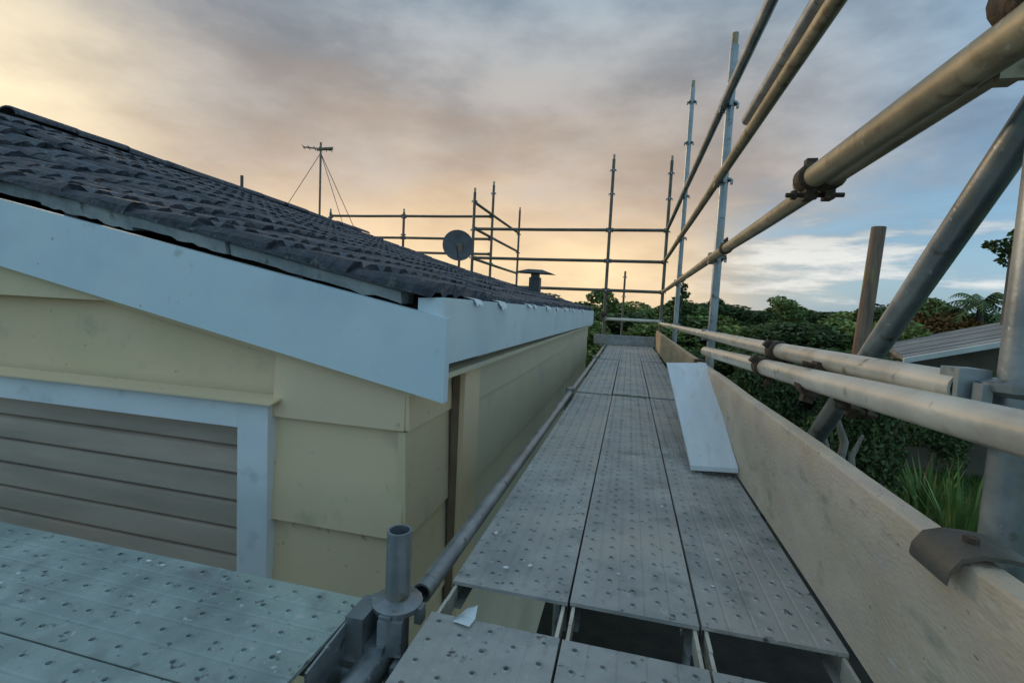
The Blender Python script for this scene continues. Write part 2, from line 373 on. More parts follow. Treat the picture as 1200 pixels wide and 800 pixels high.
# torn underlay scraps hanging over the fascia
for k in range(11):
    y = 1.55+k*0.36+random.uniform(-.12, .12); ln = random.uniform(.06, .16); dz = random.uniform(.012, .035)
    zt = .012-(y-1.3)*.005
    s = MB(); pts = []
    q = 7
    vs = [(XF+.002, y+ln*i/q, zt+.004) for i in range(q+1)]+[(XF+.012, y+ln*i/q, zt-dz*random.uniform(.3, 1)) for i in range(q+1)]+[(XF-.05, y+ln*i/q, zt+.014) for i in range(q+1)]
    s.add(vs, [(i, i+1, q+2+i, q+1+i) for i in range(q)]+[(i, 2*q+2+i, 2*q+3+i, i+1) for i in range(q)])
    hpart('paper_scrap', s, 'paper', fas)
# roof deck
r = MB(); ny, nx = 24, 14; vs = []
for j in range(ny+1):
    for i in range(nx+1):
        X = EAVE_X+(RIDGE_X-EAVE_X)*i/nx; Y = YG+.03+(YE-.02-YG-.03)*j/ny
        vs.append((X, Y, roofz(X, Y)-.028))
fs = [(j*(nx+1)+i, j*(nx+1)+i+1, (j+1)*(nx+1)+i+1, (j+1)*(nx+1)+i) for j in range(ny) for i in range(nx)]
r.add(vs, fs)
o = len(vs); zr = roofz(RIDGE_X, 4)
r.add([(RIDGE_X, YG+.03, roofz(RIDGE_X, YG+.03)-.03), (RIDGE_X, YE-.02, roofz(RIDGE_X, YE-.02)-.03), (XL-.1, YE-.02, -.02), (XL-.1, YG+.03, -.02)], [(0, 1, 2, 3)])
roof = hpart('roof', r, 'underlay')
# end wall at the far gable
w = MB(); w.add(*gpoly([(XL, GROUND), (XB-.02, GROUND), (XB-.02, -.05), (EAVE_X, -.04), (RIDGE_X, roofz(RIDGE_X, 7)-.04), (XL, -.05)], YE-.1, YE-.012))
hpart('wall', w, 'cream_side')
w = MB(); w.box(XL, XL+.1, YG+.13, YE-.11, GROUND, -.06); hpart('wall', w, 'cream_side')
# cavity boards behind the barge board
c = MB(); c.add(*gpoly([(-5.2, barge_low(-5.2)+.2), (-0.63, barge_low(-.63)+.16), (-0.63, roofz(-.63, YG)-.035), (-5.2, roofz(-4.19, YG)-.05)], YG+.06, YG+.11))
hpart('cavity_board', c, 'cavity', roof)
for k in range(4):
    x = -1.0-k*.9
    c = MB(); c.box(x-.03, x+.03, YG-.02, YG+.06, barge_low(x)+.13, roofz(x, YG)-.06); hpart('batten', c, 'cavity', roof)
# tiles
def tile_mesh(seed):
    rnd = random.Random(seed); W, Lh = 0.30, 0.34
    prof = [(-.5, .0), (-.42, .020), (-.30, .022), (-.20, .0), (-.10, .020), (.02, .023), (.12, .0), (.22, .020), (.34, .022), (.44, .002), (.53, .001)]
    vs = []; k = len(prof)
    for (s, up) in ((-.035, .024), (.12, .018), (Lh-.035, .0)):
        for (u, h) in prof: vs.append((u*W, s+(rnd.uniform(-.006, .006) if s < 0 else 0), h+up+rnd.uniform(-.003, .003)))
    for (u, h) in prof: vs.append((u*W, -.028, h*.8-.004))
    fs = []
    for rr in range(2):
        for i in range(k-1): fs.append((rr*k+i, rr*k+i+1, (rr+1)*k+i+1, (rr+1)*k+i))
    for i in range(k-1): fs.append((3*k+i, 3*k+i+1, i+1, i))
    fs.append((0, k, 2*k, 3*k)); fs.append((k-1, 4*k-1, 3*k-1, 2*k-1))
    mb = MB().add(vs, fs)
    return mb.mesh('tile', 'tile', True)
tiles = [tile_mesh(s) for s in range(6)]
NC, NY = 13, 19
for c in range(NC):
    for j in range(NY):
        X = EAVE_X+.02+(RIDGE_X-EAVE_X)*c/NC*0.985; Y = YG+.10+.3*j+(.0 if c % 2 else .0)
        if Y > YE-.02: continue
        p = Vector((X, Y, roofz(X, Y)-.012))
        X2 = X-.33
        es = (Vector((X2, Y, roofz(X2, Y)))-Vector((X, Y, roofz(X, Y)))).normalized()
        ey = (Vector((X, Y+.1, roofz(X, Y+.1)))-Vector((X, Y, roofz(X, Y)))).normalized()
        up = ey.cross(es).normalized()
        if up.z < 0: up = -up
        eu = es.cross(up).normalized()
        jit = Matrix.Rotation(random.uniform(-.03, .03), 4, 'Z') @ Matrix.Rotation(random.uniform(-.035, .035), 4, 'X')
        M = Matrix.Translation(p+up*random.uniform(-.003, .006)) @ Matrix((eu, es, up)).transposed().to_4x4() @ jit
        link('tile', random.choice(tiles), roof, mat4=M)
# ridge caps
cap = MB(); k = 9; vs = []
for s, rr in ((-.01, .105), (.40, .088)):
    for i in range(k):
        t = math.pi*(i/(k-1)); vs.append((math.cos(t)*rr, s, math.sin(t)*rr*.62-.01))
for i in range(k):
    t = math.pi*(i/(k-1)); vs.append((math.cos(t)*.088, -.01, math.sin(t)*.088*.62-.01))
cap.add(vs, [(i, i+1, k+i+1, k+i) for i in range(k-1)]+[(i, 2*k+i, 2*k+i+1, i+1) for i in range(k-1)])
capm = cap.mesh('ridge_cap', 'tile', True)
for j in range(15):
    y = YG+.02+.38*j
    link('ridge_cap', capm, roof, mat4=Matrix.Translation((RIDGE_X+random.uniform(-.01, .01), y, roofz(RIDGE_X, y)+.012)) @ Matrix.Rotation(random.uniform(-.03, .03), 4, 'X'))
# verge: rough mortar bedding strips under the tile ends
xs = [-.64]
while xs[-1] > -4.6: xs.append(xs[-1]-random.uniform(.35, .62))
for a, b_ in zip(xs[:-1], xs[1:]):
    q = 14; vs = []
    drop = random.uniform(-.016, .016); lag = random.uniform(-.010, .012)
    for i in range(q+1):
        x = a+(b_+.006-a)*i/q; zt = roofz(x, YG)-.004; th = .052+.022*mnoise.noise(Vector((x*5, 1, 0)))+.010*mnoise.noise(Vector((x*23, 4, 0)))
        jy = .008*mnoise.noise(Vector((x*7, 5, 2)))
        vs += [(x, YG-.02+jy+drop, zt+.006), (x, YG-.035+jy+drop, zt-.015), (x, YG-.028+jy+drop, zt-th+lag), (x, YG+.055, zt-th+.004), (x, YG+.055, zt)]
    fs = [(i*5+k, i*5+(k+1) % 5, (i+1)*5+(k+1) % 5, (i+1)*5+k) for i in range(q) for k in range(5)]+[(0, 1, 2, 3, 4), tuple(q*5+k for k in range(5))]
    hpart('verge_strip', MB().add(vs, fs), 'mortar', roof, True)
# shutter in its white frame
fr = MB()
fr.box(-1.182, -1.07, YG-.045, YG+.03, WZ0-.05, -.342)
frame_r = hpart('window_frame', fr, 'white_trim')
fr = MB(); fr.box(-3.72, -1.1825, YG-.045, YG+.03, -.424, -.342); hpart('head_board', fr, 'white_trim', frame_r)
fr = MB(); fr.box(-3.72, -3.60, YG-.045, YG+.03, WZ0-.05, -.4245); hpart('jamb', fr, 'white_trim', frame_r)
fr = MB(); fr.add([(-3.75, YG-.07, -.338), (-1.04, YG-.07, -.338), (-1.04, YG-.004, -.326), (-3.75, YG-.004, -.326), (-3.75, YG-.07, -.333), (-1.04, YG-.07, -.333), (-1.04, YG-.004, -.318), (-3.75, YG-.004, -.318)],
    [(3, 2, 1, 0), (4, 5, 6, 7), (0, 1, 5, 4), (1, 2, 6, 5), (2, 3, 7, 6), (3, 0, 4, 7)]); hpart('head_flashing', fr, 'cream', frame_r)
sh = MB(); sh.box(WX0, WX1, YG+.055, YG+.06, WZ0, WZ1+.02)
shutter = hpart('shutter', sh, 'slat_paint')
z = -.428
prof = [(0.010, 0), (-.001, -.006), (-.004, -.05), (-.004, -.082), (.002, -.089), (.016, -.092)]
while z > WZ0+.1:
    pr = [(YG+.038+a, z+b_) for a, b_ in prof]+[(YG+.054, z-.092), (YG+.054, z)]
    k = len(pr); vs = [(WX1-.001, y, zz) for y, zz in pr]+[(WX0, y, zz) for y, zz in pr]
    hpart('slat', MB().add(vs, [tuple(range(k)), tuple(range(2*k-1, k-1, -1))]+[(i, (i+1) % k, k+(i+1) % k, k+i) for i in range(k)]), 'slat_paint', shutter, True)
    z -= .0955

# ------------------------------------------------------------------ things on the roof
RX, RY = -2.45, 6.6
ds = empty('satellite_dish', (RX, RY, roofz(RX, RY)+.02)); tag(ds, 'round grey satellite dish on a short pole above the tiled roof', 'satellite dish')
d = MB(); vs = [(0, .045, 0)]; fs = []
RN, SN = 6, 28
for i in range(1, RN+1):
    rr = .225*i/RN
    for k in range(SN):
        t = 2*math.pi*k/SN; vs.append((math.cos(t)*rr, .045-.9*rr*rr, math.sin(t)*rr*1.06))
for k in range(SN): fs.append((0, 1+k, 1+(k+1) % SN))
for i in range(RN-1):
    for k in range(SN): fs.append((1+i*SN+k, 1+i*SN+(k+1) % SN, 1+(i+1)*SN+(k+1) % SN, 1+(i+1)*SN+k))
d.add(vs, fs); d.add([(x, y+.008, z) for x, y, z in vs], fs)
dm = Matrix.Translation((0, 0, .32)) @ Matrix.Rotation(R(25), 4, 'Z') @ Matrix.Rotation(R(-18), 4, 'X')
link('dish', d.mesh('dish', 'dish_backlit', True), ds, mat4=dm)
link('pole', MB().ring([(0, .06, -.04), (0, .06, .30)], .018, 10).mesh('pole', 'antenna_metal', True), ds)
link('bracket', MB().box(-.05, .05, .02, .085, .22, .34).mesh('bracket', 'antenna_metal'), ds)
link('feed_arm', MB().ring([(0, .03, .12), (.05, -.16, .2), (.06, -.22, .30)], .008, 8).mesh('feed_arm', 'antenna_metal', True), ds)
an = empty('television_antenna', (-4.2, 5.86, roofz(-4.2, 5.86)+.05)); tag(an, 'thin television antenna mast with guy wires on the roof ridge', 'antenna')
link('mast', MB().ring([(0, 0, 0), (0, 0, .98)], .014, 10).mesh('mast', 'antenna_metal', True), an)
h = MB(); h.obox((-.05, 0, .90), (.16, .08, 0), (-.006, .012, 0), (0, 0, .006))
for k in range(6):
    u = -1+k*.4; h.obox((-.05+.16*u, .08*u, .90), (.035, -.07, .004), (.003, .002, 0), (0, 0, .004))
h.obox((.05, .02, .90), (.09, .05, .02), (-.012, .02, 0), (0, 0, .014))
link('boom', h.mesh('boom', 'antenna_metal'), an)
for p in ((-.30, -.42, -.10), (.22, .55, -.12), (.02, .55, -.06)):
    link('guy_wire', MB().ring([(0, 0, .84), p], .0045, 6).mesh('guy_wire', 'antenna_metal', True), an)
p = MB().ring([(0, 0, -.05), (0, 0, .13)], .016, 10)
tag(link('vent_pipe', p.mesh('vent_pipe', 'dark_metal', True), loc=(-4.2, 4.5, roofz(-4.2, 4.5)+.06)), 'short dark stub pipe poking up from the roof ridge', 'pipe')
VX, VY = -1.33, 6.75
vt = empty('roof_vent', (VX, VY, roofz(VX, VY))); tag(vt, 'small flue vent with a wide flat rain cap at the roof end', 'vent')
link('flue', MB().box(-.075, .075, -.07, .07, -.02, .22).mesh('flue', 'dark_metal'), vt)
link('collar', MB().box(-.055, .055, -.05, .05, .221, .27).mesh('collar', 'antenna_metal'), vt)
v = MB(); vs = [(-.26, -.17, .285), (.27, -.15, .272), (.27, .17, .272), (-.26, .17, .285), (-.10, -.05, .335), (.10, -.04, .33), (.10, .05, .33), (-.10, .05, .335)]
v.add(vs, [(3, 2, 1, 0), (4, 5, 6, 7), (0, 1, 5, 4), (1, 2, 6, 5), (2, 3, 7, 6), (3, 0, 4, 7)])
link('rain_cap', v.mesh('rain_cap', 'dark_metal'), vt)

# ------------------------------------------------------------------ scaffold: standards, rails, braces, couplers
ringm = None
def ring_mesh():
    mb = MB(); n = 16; vs = []
    for (rr, z) in ((.0205, -.016), (.042, -.006), (.044, .004), (.0205, .012)):
        for k in range(n): t = 2*math.pi*k/n; vs.append((math.cos(t)*rr, math.sin(t)*rr, z))
    mb.add(vs, [(i*n+k, i*n+(k+1) % n, (i+1)*n+(k+1) % n, (i+1)*n+k) for i in range(3) for k in range(n)])
    for a in range(4):
        t = a*math.pi/2; c, s = math.cos(t), math.sin(t)
        mb.obox((c*.043, s*.043, -.012), (c*.006, s*.006, 0), (-s*.010, c*.010, 0), (0, 0, .014))
    return mb.mesh('coupling_ring', 'galv')
ringm = ring_mesh()
def standard(x, y, top, rings, label, base=GROUND, mat='galv', lean=(0, 0), r=TR, group='scaffold standards'):
    e = empty('scaffold_standard', (x, y, base)); tag(e, label, 'scaffold post', group)
    H = top-base
    link('pole', MB().ring([(0, 0, .01), (lean[0], lean[1], H-.16), (lean[0], lean[1], H)], [r, r, r], 18, wall=.004).mesh('pole', mat, True), e)
    if base == GROUND: link('base_plate', MB().box(-.075, .075, -.075, .075, -.02, .012).mesh('base_plate', 'galv'), e)
    for z in rings: link('coupling_ring', ringm, e, loc=(lean[0]*(z-base)/H, lean[1]*(z-base)/H, z-base))
    link('spigot', MB().ring([(lean[0], lean[1], H-.1), (lean[0], lean[1], H+.07)], .0185, 14, wall=.003).mesh('spigot', 'galv_worn', True), e) if top > 1.3 else None
    return e
def rail(p0, p1, label, mat='galv', ends=(1, 1), r=TR, group='scaffold rails', cat='scaffold rail', name='scaffold_rail'):
    p0 = Vector(p0); p1 = Vector(p1); e = empty(name, p0); tag(e, label, cat, group)
    d = p1-p0
    mb = MB().ring([(0, 0, 0), d*.5+Vector((0, 0, -.004 if d.length > 1.5 else 0)), d], r, 18, wall=.004)
    link('tube', mb.mesh('tube', mat, True), e)
    dn = d.normalized(); sd_ = dn.cross(Vector((0, 0, 1))).normalized(); u = sd_.cross(dn)
    for k, pp in ((0, Vector((0, 0, 0))), (1, d)):
        if not ends[k]: continue
        s = dn*(1 if k == 0 else -1)
        hb = MB().obox(pp+s*.01, s*.022, sd_*.017, u*.030)
        hb.obox(pp-s*.008-u*.004, s*.005, sd_*.019, u*.033)
        link('end_bracket', hb.mesh('end_bracket', mat if mat != 'galv_bright' else 'galv'), e)
    return e
def coupler(p, axis1, axis2, off, label, mat='rust'):
    p = Vector(p); e = empty('scaffold_coupler', p); tag(e, label, 'coupler', 'scaffold couplers')
    a1 = Vector(axis1).normalized(); a2 = Vector(axis2).normalized(); off = Vector(off)
    for a, o_ in ((a1, Vector((0, 0, 0))), (a2, off)):
        link('band', MB().ring([o_-a*.024, o_-a*.020, o_+a*.020, o_+a*.024], [.028, .032, .032, .028], 16).mesh('band', mat, True), e)
        sdv = a.cross(off if off.length > 0 else Vector((0, 0, 1)))
        sdv = sdv.normalized() if sdv.length > 1e-5 else Vector((0, 0, 1))
        on = off.normalized()
        link('lug', MB().obox(o_+sdv*.038, a*.018, sdv*.016, on*.010).mesh('lug', mat), e)
        link('hinge', MB().obox(o_-sdv*.035, a*.012, sdv*.010, on*.012).mesh('hinge', mat), e)
        bt = link('bolt', MB().ring([o_+sdv*.042-on*.035, o_+sdv*.042+on*.05], .006, 8).mesh('bolt', mat), e)
        link('nut', MB().ring([o_+sdv*.042+on*.026, o_+sdv*.042+on*.038], .012, 6).mesh('nut', mat), bt)
    return e

RZ = (1.235, 0.80, 0.345, -0.11)
PX = 0.49
standard(.508, .77, 1.75, (1.5, 1.06, .62, -.075, -.55, -1.05), 'thick galvanised standard beside the toe board clip, crossed by diagonal brace', r=.0255)
standard(PX, 3.11, 1.56, (1.235, .80, .345, -.11, -.55, -1.05, -2.0), 'galvanised standard where the rails pass, beyond the diagonal brace')
standard(PX-.005, 5.42, 2.33, (2.19, 1.78, 1.235, .80, .345, -.11, -.55, -1.05, -2.0), 'tall galvanised standard on the outer side, last before the end corner')
standard(.47, 7.72, 2.28, (2.10, 1.72, 1.235, .78, .32, -.11, -.55, -1.05), 'corner standard where the end rails meet the long rails', mat='galv_dull_backlit')
standard(-.385, 7.72, 2.32, (2.16, 1.80, 1.235, .78, .32, -.11, -.55, -1.05), 'standard in the middle of the end rails, by the wall corner', mat='galv_dull_backlit')
standard(-2.61, 7.72, 1.84, (1.70, 1.235, .78, .32), 'standard behind the roof next to the satellite dish', mat='galv_dull_backlit')
standard(-2.61, 8.80, 2.22, (2.08, 1.235, .78), 'taller standard in the open bay behind the satellite dish', mat='galv_dull_backlit')
standard(-2.61, 11.0, 2.20, (1.66, 1.24, .78), 'far standard where the rails behind the roof vent end', mat='galv_dull_backlit')
standard(-4.42, 8.80, 1.72, (1.63, 1.30, .96), 'standard behind the roof between antenna and satellite dish', mat='galv_dull_backlit')
standard(-6.05, 8.80, 1.72, (1.63, 1.30, .96), 'standard behind the roof close to the antenna guy wire', mat='galv_dull_backlit')
standard(-.16, 11.6, .93, (.8, .35), 'short thin pole beyond the end rails', group='scaffold standards', mat='galv_dull_backlit')
# long outer rails (walkway side)
X1 = .457
rail((X1, 3.13, RZ[0]), (X1, -.6, RZ[0]-.02), 'highest long rail, nearer length, reaching overhead')
rail((X1, 5.42, RZ[0]), (X1, 3.135, RZ[0]), 'highest long rail, middle length between the outer standards')
rail((X1+.005, 7.70, RZ[0]), (X1, 5.425, RZ[0]), 'highest long rail, end length at the corner standard')
rail((X1, 3.13, RZ[1]), (X1, -.6, RZ[1]+.03), 'upper middle rail, nearer length, with a second tube beside it', 'galv_worn')
rail((X1, 5.42, RZ[1]-.01), (X1, 3.135, RZ[1]), 'upper middle rail, middle length between the outer standards', 'galv_worn')
rail((X1+.005, 7.70, RZ[1]-.02), (X1, 5.425, RZ[1]-.01), 'upper middle rail, end length at the corner standard', 'galv_worn')
rail((X1, 3.13, RZ[2]), (X1, .775, RZ[2]+.01), 'lower middle rail, nearer length, under the thick clamped tube', 'galv_worn')
rail((X1, 5.42, RZ[2]-.015), (X1, 3.135, RZ[2]), 'lower middle rail, middle length between the outer standards', 'galv_worn')
rail((X1+.005, 7.70, RZ[2]-.025), (X1, 5.425, RZ[2]-.015), 'lower middle rail, end length at the corner standard', 'galv_worn')
rail((X1, 3.13, -.115), (X1+.008, .80, -.086), 'pale low rail, nearer length, ending at the thick standard', 'galv_bright')
rail((X1, 5.42, -.135), (X1, 3.135, -.115), 'pale low rail, middle length between the outer standards', 'galv_bright')
rail((X1+.005, 7.70, -.16), (X1, 5.425, -.135), 'pale low rail, end length at the corner standard', 'galv_bright')
# loose tubes clamped alongside
rail((.418, 1.42, .352), (.412, -.5, .330), 'thick brownish tube clamped along the lower middle rail', 'galv_worn', (0, 0), .0265, 'loose tubes clamped along the rails', 'scaffold tube', 'scaffold_tube')
rail((X1-.012, 2.34, RZ[1]+.058), (X1-.012, -.6, RZ[1]+.082), 'dark tube lying along the upper middle rail, open end showing', 'galv', (0, 0), TR, 'loose tubes clamped along the rails', 'scaffold tube', 'scaffold_tube')
rail((.425, 2.86, -.200), (.417, -.3, -.070), 'pale tube clamped under the low rail', 'galv_bright', (0, 0), .0255, 'loose tubes clamped along the rails', 'scaffold tube', 'scaffold_tube')
rail((.545, .12, 1.02), (.545, 3.35, -2.05), 'thick diagonal brace tube crossing outside the low rails', 'galv', (0, 0), TR, 'scaffold braces', 'brace', 'scaffold_brace')
# end rails
for z, nm in ((1.245, 'highest'), (.77, 'second'), (.315, 'third')):
    rail((.455, 7.70, z), (-.36, 7.71, z), nm+' end rail between the corner standard and the wall corner', 'galv_dull_backlit', group='end rails')
    rail((-.41, 7.71, z), (-2.59, 7.73, z), nm+' end rail running from the wall corner behind the roof vent', 'galv_dull_backlit', group='end rails')
rail((.455, 7.70, -.13), (-.36, 7.71, -.13), 'lowest end rail just above the grey end board', 'galv_bright', group='end rails')
# rails behind the roof
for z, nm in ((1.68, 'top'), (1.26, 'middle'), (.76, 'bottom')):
    rail((-2.61, 7.745, z), (-2.61, 10.98, z), nm+' rail sloping away behind the satellite dish', 'galv_dull_backlit', group='rails behind the roof')
    rail((-2.64, 8.80, z-.03 if nm != 'bottom' else .95), (-4.40, 8.80, z-.03 if nm != 'bottom' else .95), nm+' rail behind the roof beside the satellite dish', 'galv_dull_backlit', group='rails behind the roof')
    rail((-4.44, 8.80, z-.03 if nm != 'bottom' else .95), (-6.03, 8.80, z-.03 if nm != 'bottom' else .95), nm+' rail behind the roof beside the antenna guy wire', 'galv_dull_backlit', group='rails behind the roof')
# couplers
YD = (0, -1, 0)
coupler((X1, 1.36, .352), YD, YD, (-.045, 0, .0), 'rusty swivel coupler holding the end of the thick brownish tube')
coupler((.418, .69, .378), YD, (0, 0, 1), (.08, .05, .015), 'rusty coupler high on the thick tube beside the near standard')
coupler((X1, 2.68, .348), YD, (0, 0, 1), (.035, .43, 0), 'small rusty coupler on the lower middle rail by a standard')
coupler((X1, 1.66, -.100), YD, YD, (-.036, 0, -.052), 'rusty double coupler joining the pale low tubes')
coupler((.43, 1.27, -.150), YD, (0, .69, -.72), (.085, .0, -.02), 'rusty coupler hanging under the pale tube at the brace')
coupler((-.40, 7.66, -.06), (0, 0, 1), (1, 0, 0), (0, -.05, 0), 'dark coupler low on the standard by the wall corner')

# ------------------------------------------------------------------ scaffold decks
def plank_mesh(W, Ln, rows, name, cell=.046, seed=1):
    rnd = random.Random(seed)
    mb = MB(); cwf = W/rows; cw = cwf-.007; nc = int(Ln/cell); cl = Ln/nc
    hr = .0036; gv = .007
    oct_ = [(math.cos(2*math.pi*(k+.5)/8), math.sin(2*math.pi*(k+.5)/8)) for k in range(8)]
    for r_ in range(rows):
        sh = (.5 if r_ % 2 else 0)
        x0 = -W/2+r_*cwf+gv/2
        def zrib(x): return 0.0
        start = 0.0
        cells = []
        if sh: cells.append((0, cl*.5, False))
        k = 0
        while True:
            a = (k+sh)*cl; b = a+cl
            if b > Ln+1e-6: break
            cells.append((a, b, True)); k += 1
        if sh: cells.append((Ln-cl*.5, Ln, False))
        for (a, b, hole) in cells:
            if not hole:
                mb.add([(x0, a, 0), (x0+cw, a, 0), (x0+cw, b, 0), (x0, b, 0)], [(0, 1, 2, 3)]); continue
            cx, cy = x0+cw/2, (a+b)/2
            hx, hy = cw/2, (b-a)/2
            sq = [(hx, hy*.414), (hx*.414, hy), (-hx*.414, hy), (-hx, hy*.414), (-hx, -hy*.414), (-hx*.414, -hy), (hx*.414, -hy), (hx, -hy*.414)]
            sqv = [(cx+u, cy+v, 0) for u, v in sq]
            rr = hr*rnd.uniform(.9, 1.15)
            base = [(cx+u*rr*2.0, cy+v*rr*2.0, .0) for u, v in oct_]
            lip = [(cx+u*rr*1.15, cy+v*rr*1.15, .0032) for u, v in oct_]
            inn = [(cx+u*rr, cy+v*rr, -.010) for u, v in oct_]
            vs = sqv+base+lip+inn+[(cx+hx, cy+hy, 0), (cx-hx, cy+hy, 0), (cx-hx, cy-hy, 0), (cx+hx, cy-hy, 0)]
            fs = []
            for k2 in range(8):
                k3 = (k2+1) % 8
                # octagon vertices are at 22.5+45k degrees; sq[] follows the same order
                fs += [(k2, k3, 8+k3, 8+k2), (8+k2, 8+k3, 16+k3, 16+k2), (16+k2, 16+k3, 24+k3, 24+k2)]
            fs += [(0, 32, 1), (2, 33, 3), (4, 34, 5), (6, 35, 7)]
            mb.add(vs, fs)
    for r_ in range(1, rows):
        x = -W/2+r_*cwf
        mb.add([(x-gv/2, 0, 0), (x-gv/2, Ln, 0), (x-.001, Ln, -.0012), (x-.001, 0, -.0012), (x+.001, 0, -.0012), (x+.001, Ln, -.0012), (x+gv/2, Ln, 0), (x+gv/2, 0, 0)], [(0, 1, 2, 3), (3, 2, 5, 4), (4, 5, 6, 7)])
    for s in (-1, 1):
        mb.add([(s*W/2, 0, 0), (s*W/2, Ln, 0), (s*(W/2-gv/2), Ln, 0), (s*(W/2-gv/2), 0, 0)], [(0, 1, 2, 3)])
    # folded sides and ends
    for s in (-1, 1):
        x = s*W/2
        mb.add([(x, 0, 0), (x, Ln, 0), (x, Ln, -.055), (x, 0, -.055), (x-s*.018, 0, -.055), (x-s*.018, Ln, -.055)], [(0, 1, 2, 3), (3, 2, 5, 4)])
    for y in (0, Ln):
        mb.add([(-W/2, y, 0), (W/2, y, 0), (W/2, y, -.007), (-W/2, y, -.007)], [(0, 1, 2, 3)])
    return mb
def hook_mesh(W, Ln, end):       # two hook blades at one end
    y0, y1 = (Ln, Ln+.052) if end else (-.052, 0)
    return [MB().box(x, x+.006, y0, y1, -.045, -.008).mesh('hook', 'galv_bright') for x in (-W/2+.004, W/2-.010)]
PW = .2255
long_m = plank_mesh(PW, 2.262, 5, 'deck').mesh('deck_sheet', 'plank')
hk0 = hook_mesh(PW, 2.262, 0); hk1 = hook_mesh(PW, 2.262, 1)
ZD = -.54
def plank(x, y0, label, me=long_m, rz=0.0, z=ZD, hooks=(hk0, hk1), tilt=0):
    e = empty('steel_plank', (x, y0, z), rz); tag(e, label, 'scaffold plank', 'perforated steel planks')
    e.rotation_euler.x = tilt
    link('deck_sheet', me, e)
    for pair in hooks:
        for h_ in pair: link('hook', h_, e)
    return e
ROWS = ((-.190, 'house-side row'), (.040, 'middle row'), (.270, 'toe-board row'))
near_m = plank_mesh(PW, 2.2, 5, 'deck', seed=4).mesh('deck_sheet', 'plank')
nhk0 = hook_mesh(PW, 2.2, 0); nhk1 = hook_mesh(PW, 2.2, 1)
for i, (x, nm) in enumerate(ROWS):
    plank(x, .757-2.2, 'perforated steel plank, %s, on the near side of the wide dark gap' % nm, near_m, hooks=(nhk0, nhk1), z=ZD-.001*i)
    plank(x, .860, 'long perforated steel plank, %s, starting at the wide dark gap' % nm, z=ZD+.002*((i*7) % 3-1))
    plank(x+.004*(i-1), 3.18, 'perforated steel plank, %s, in the bay past the first joint beyond the white board' % nm, z=ZD+.003*((i*5) % 3-1))
    plank(x, 5.485, 'perforated steel plank, %s, leading to the grey end board' % nm, z=ZD+.002*((i*4) % 3-1))
# side deck round the corner, planks running along the gable
W2 = .246
side_m = plank_mesh(W2, 2.4, 5, 'deck', .05, 9).mesh('deck_sheet', 'plank_green')
shk0 = hook_mesh(W2, 2.4, 0); shk1 = hook_mesh(W2, 2.4, 1)
plank(-.432, .631, 'perforated plank along the gable, under the shutter', side_m, R(90), ZD, (shk0, shk1))
plank(-.432, .378, 'perforated plank along the gable, outer of the two beside the shutter wall', side_m, R(90), ZD+.004, (shk0, shk1))
plank(-.432, .125, 'perforated plank along the gable, third out from the shutter wall', side_m, R(90), ZD, (shk0, shk1))
# transoms under plank ends, ledgers, inner standards
inner = ((-.362, .742, -.395), (-.352, 3.11, -.515), (-.352, 5.42, -.515))
names = ('stub standard with open top at the corner of the two decks', 'stub standard under the inner ledger beside the first plank joint', 'stub standard under the inner ledger beside the far plank joint')
for (x, y, t), nm in zip(inner, names): standard(x, y, t, (t-.13, t-.6, -1.5), nm, mat='galv', r=.0215)
rail((-.342, .80, -.540), (-.342, 3.09, -.540), 'shiny inner ledger tube between deck and house wall, nearer length', 'galv', (0, 1), .0185, group='inner ledgers', cat='ledger tube', name='ledger_tube')
rail((-.342, 3.13, -.542), (-.342, 5.40, -.542), 'inner ledger tube between deck and house wall, middle length', 'galv', (1, 1), .0185, group='inner ledgers', cat='ledger tube', name='ledger_tube')
rail((-.342, 5.44, -.542), (-.342, 7.70, -.542), 'inner ledger tube between deck and house wall, far length', 'galv', (1, 1), .0185, group='inner ledgers', cat='ledger tube', name='ledger_tube')
rail((-.375, .715, -.600), (-.375, -1.4, -.600), 'bluish ledger tube under the end of the gable planks', 'galv', group='inner ledgers', cat='ledger tube', name='ledger_tube')
for y, nm in ((.70, 'nearer edge of the wide dark gap'), (3.14, 'first plank joint past the white board'), (5.45, 'far plank joint'), (7.70, 'grey end board')):
    rail((-.33, y, -.625), (.47, y, -.625), 'transom tube under the planks at the '+nm, 'galv', group='transoms', cat='transom', name='transom')
rail((-.40, .69, -.625), (-2.9, .69, -.625), 'ledger tube under the gable planks along the shutter wall', 'galv', group='transoms', cat='transom', name='transom')
rail((-.40, .04, -.625), (-2.9, .04, -.625), 'ledger tube under the outer edge of the gable planks', 'galv', group='transoms', cat='transom', name='transom')
# bracket box at the corner standard
bk = empty('corner_bracket', (-.405, .70, -.56)); tag(bk, 'grey steel bracket box on the corner standard beside the gable planks', 'bracket')
link('back_plate', MB().box(-.02, .012, -.02, .045, -.05, .035).mesh('back_plate', 'galv'), bk)
link('side_plate', MB().add([(-.022, -.12, -.06), (-.018, -.12, -.06), (-.018, .02, -.06), (-.022, .02, -.06), (-.022, -.12, .012), (-.018, -.12, .012), (-.018, .02, .028), (-.022, .02, .028)],
     [(3, 2, 1, 0), (4, 5, 6, 7), (0, 1, 5, 4), (1, 2, 6, 5), (2, 3, 7, 6), (3, 0, 4, 7)]).mesh('side_plate', 'galv'), bk)
link('lug', MB().obox((.05, .012, .0), (.02, .004, 0), (-.003, .018, 0), (0, 0, .03)).mesh('lug', 'galv'), bk)

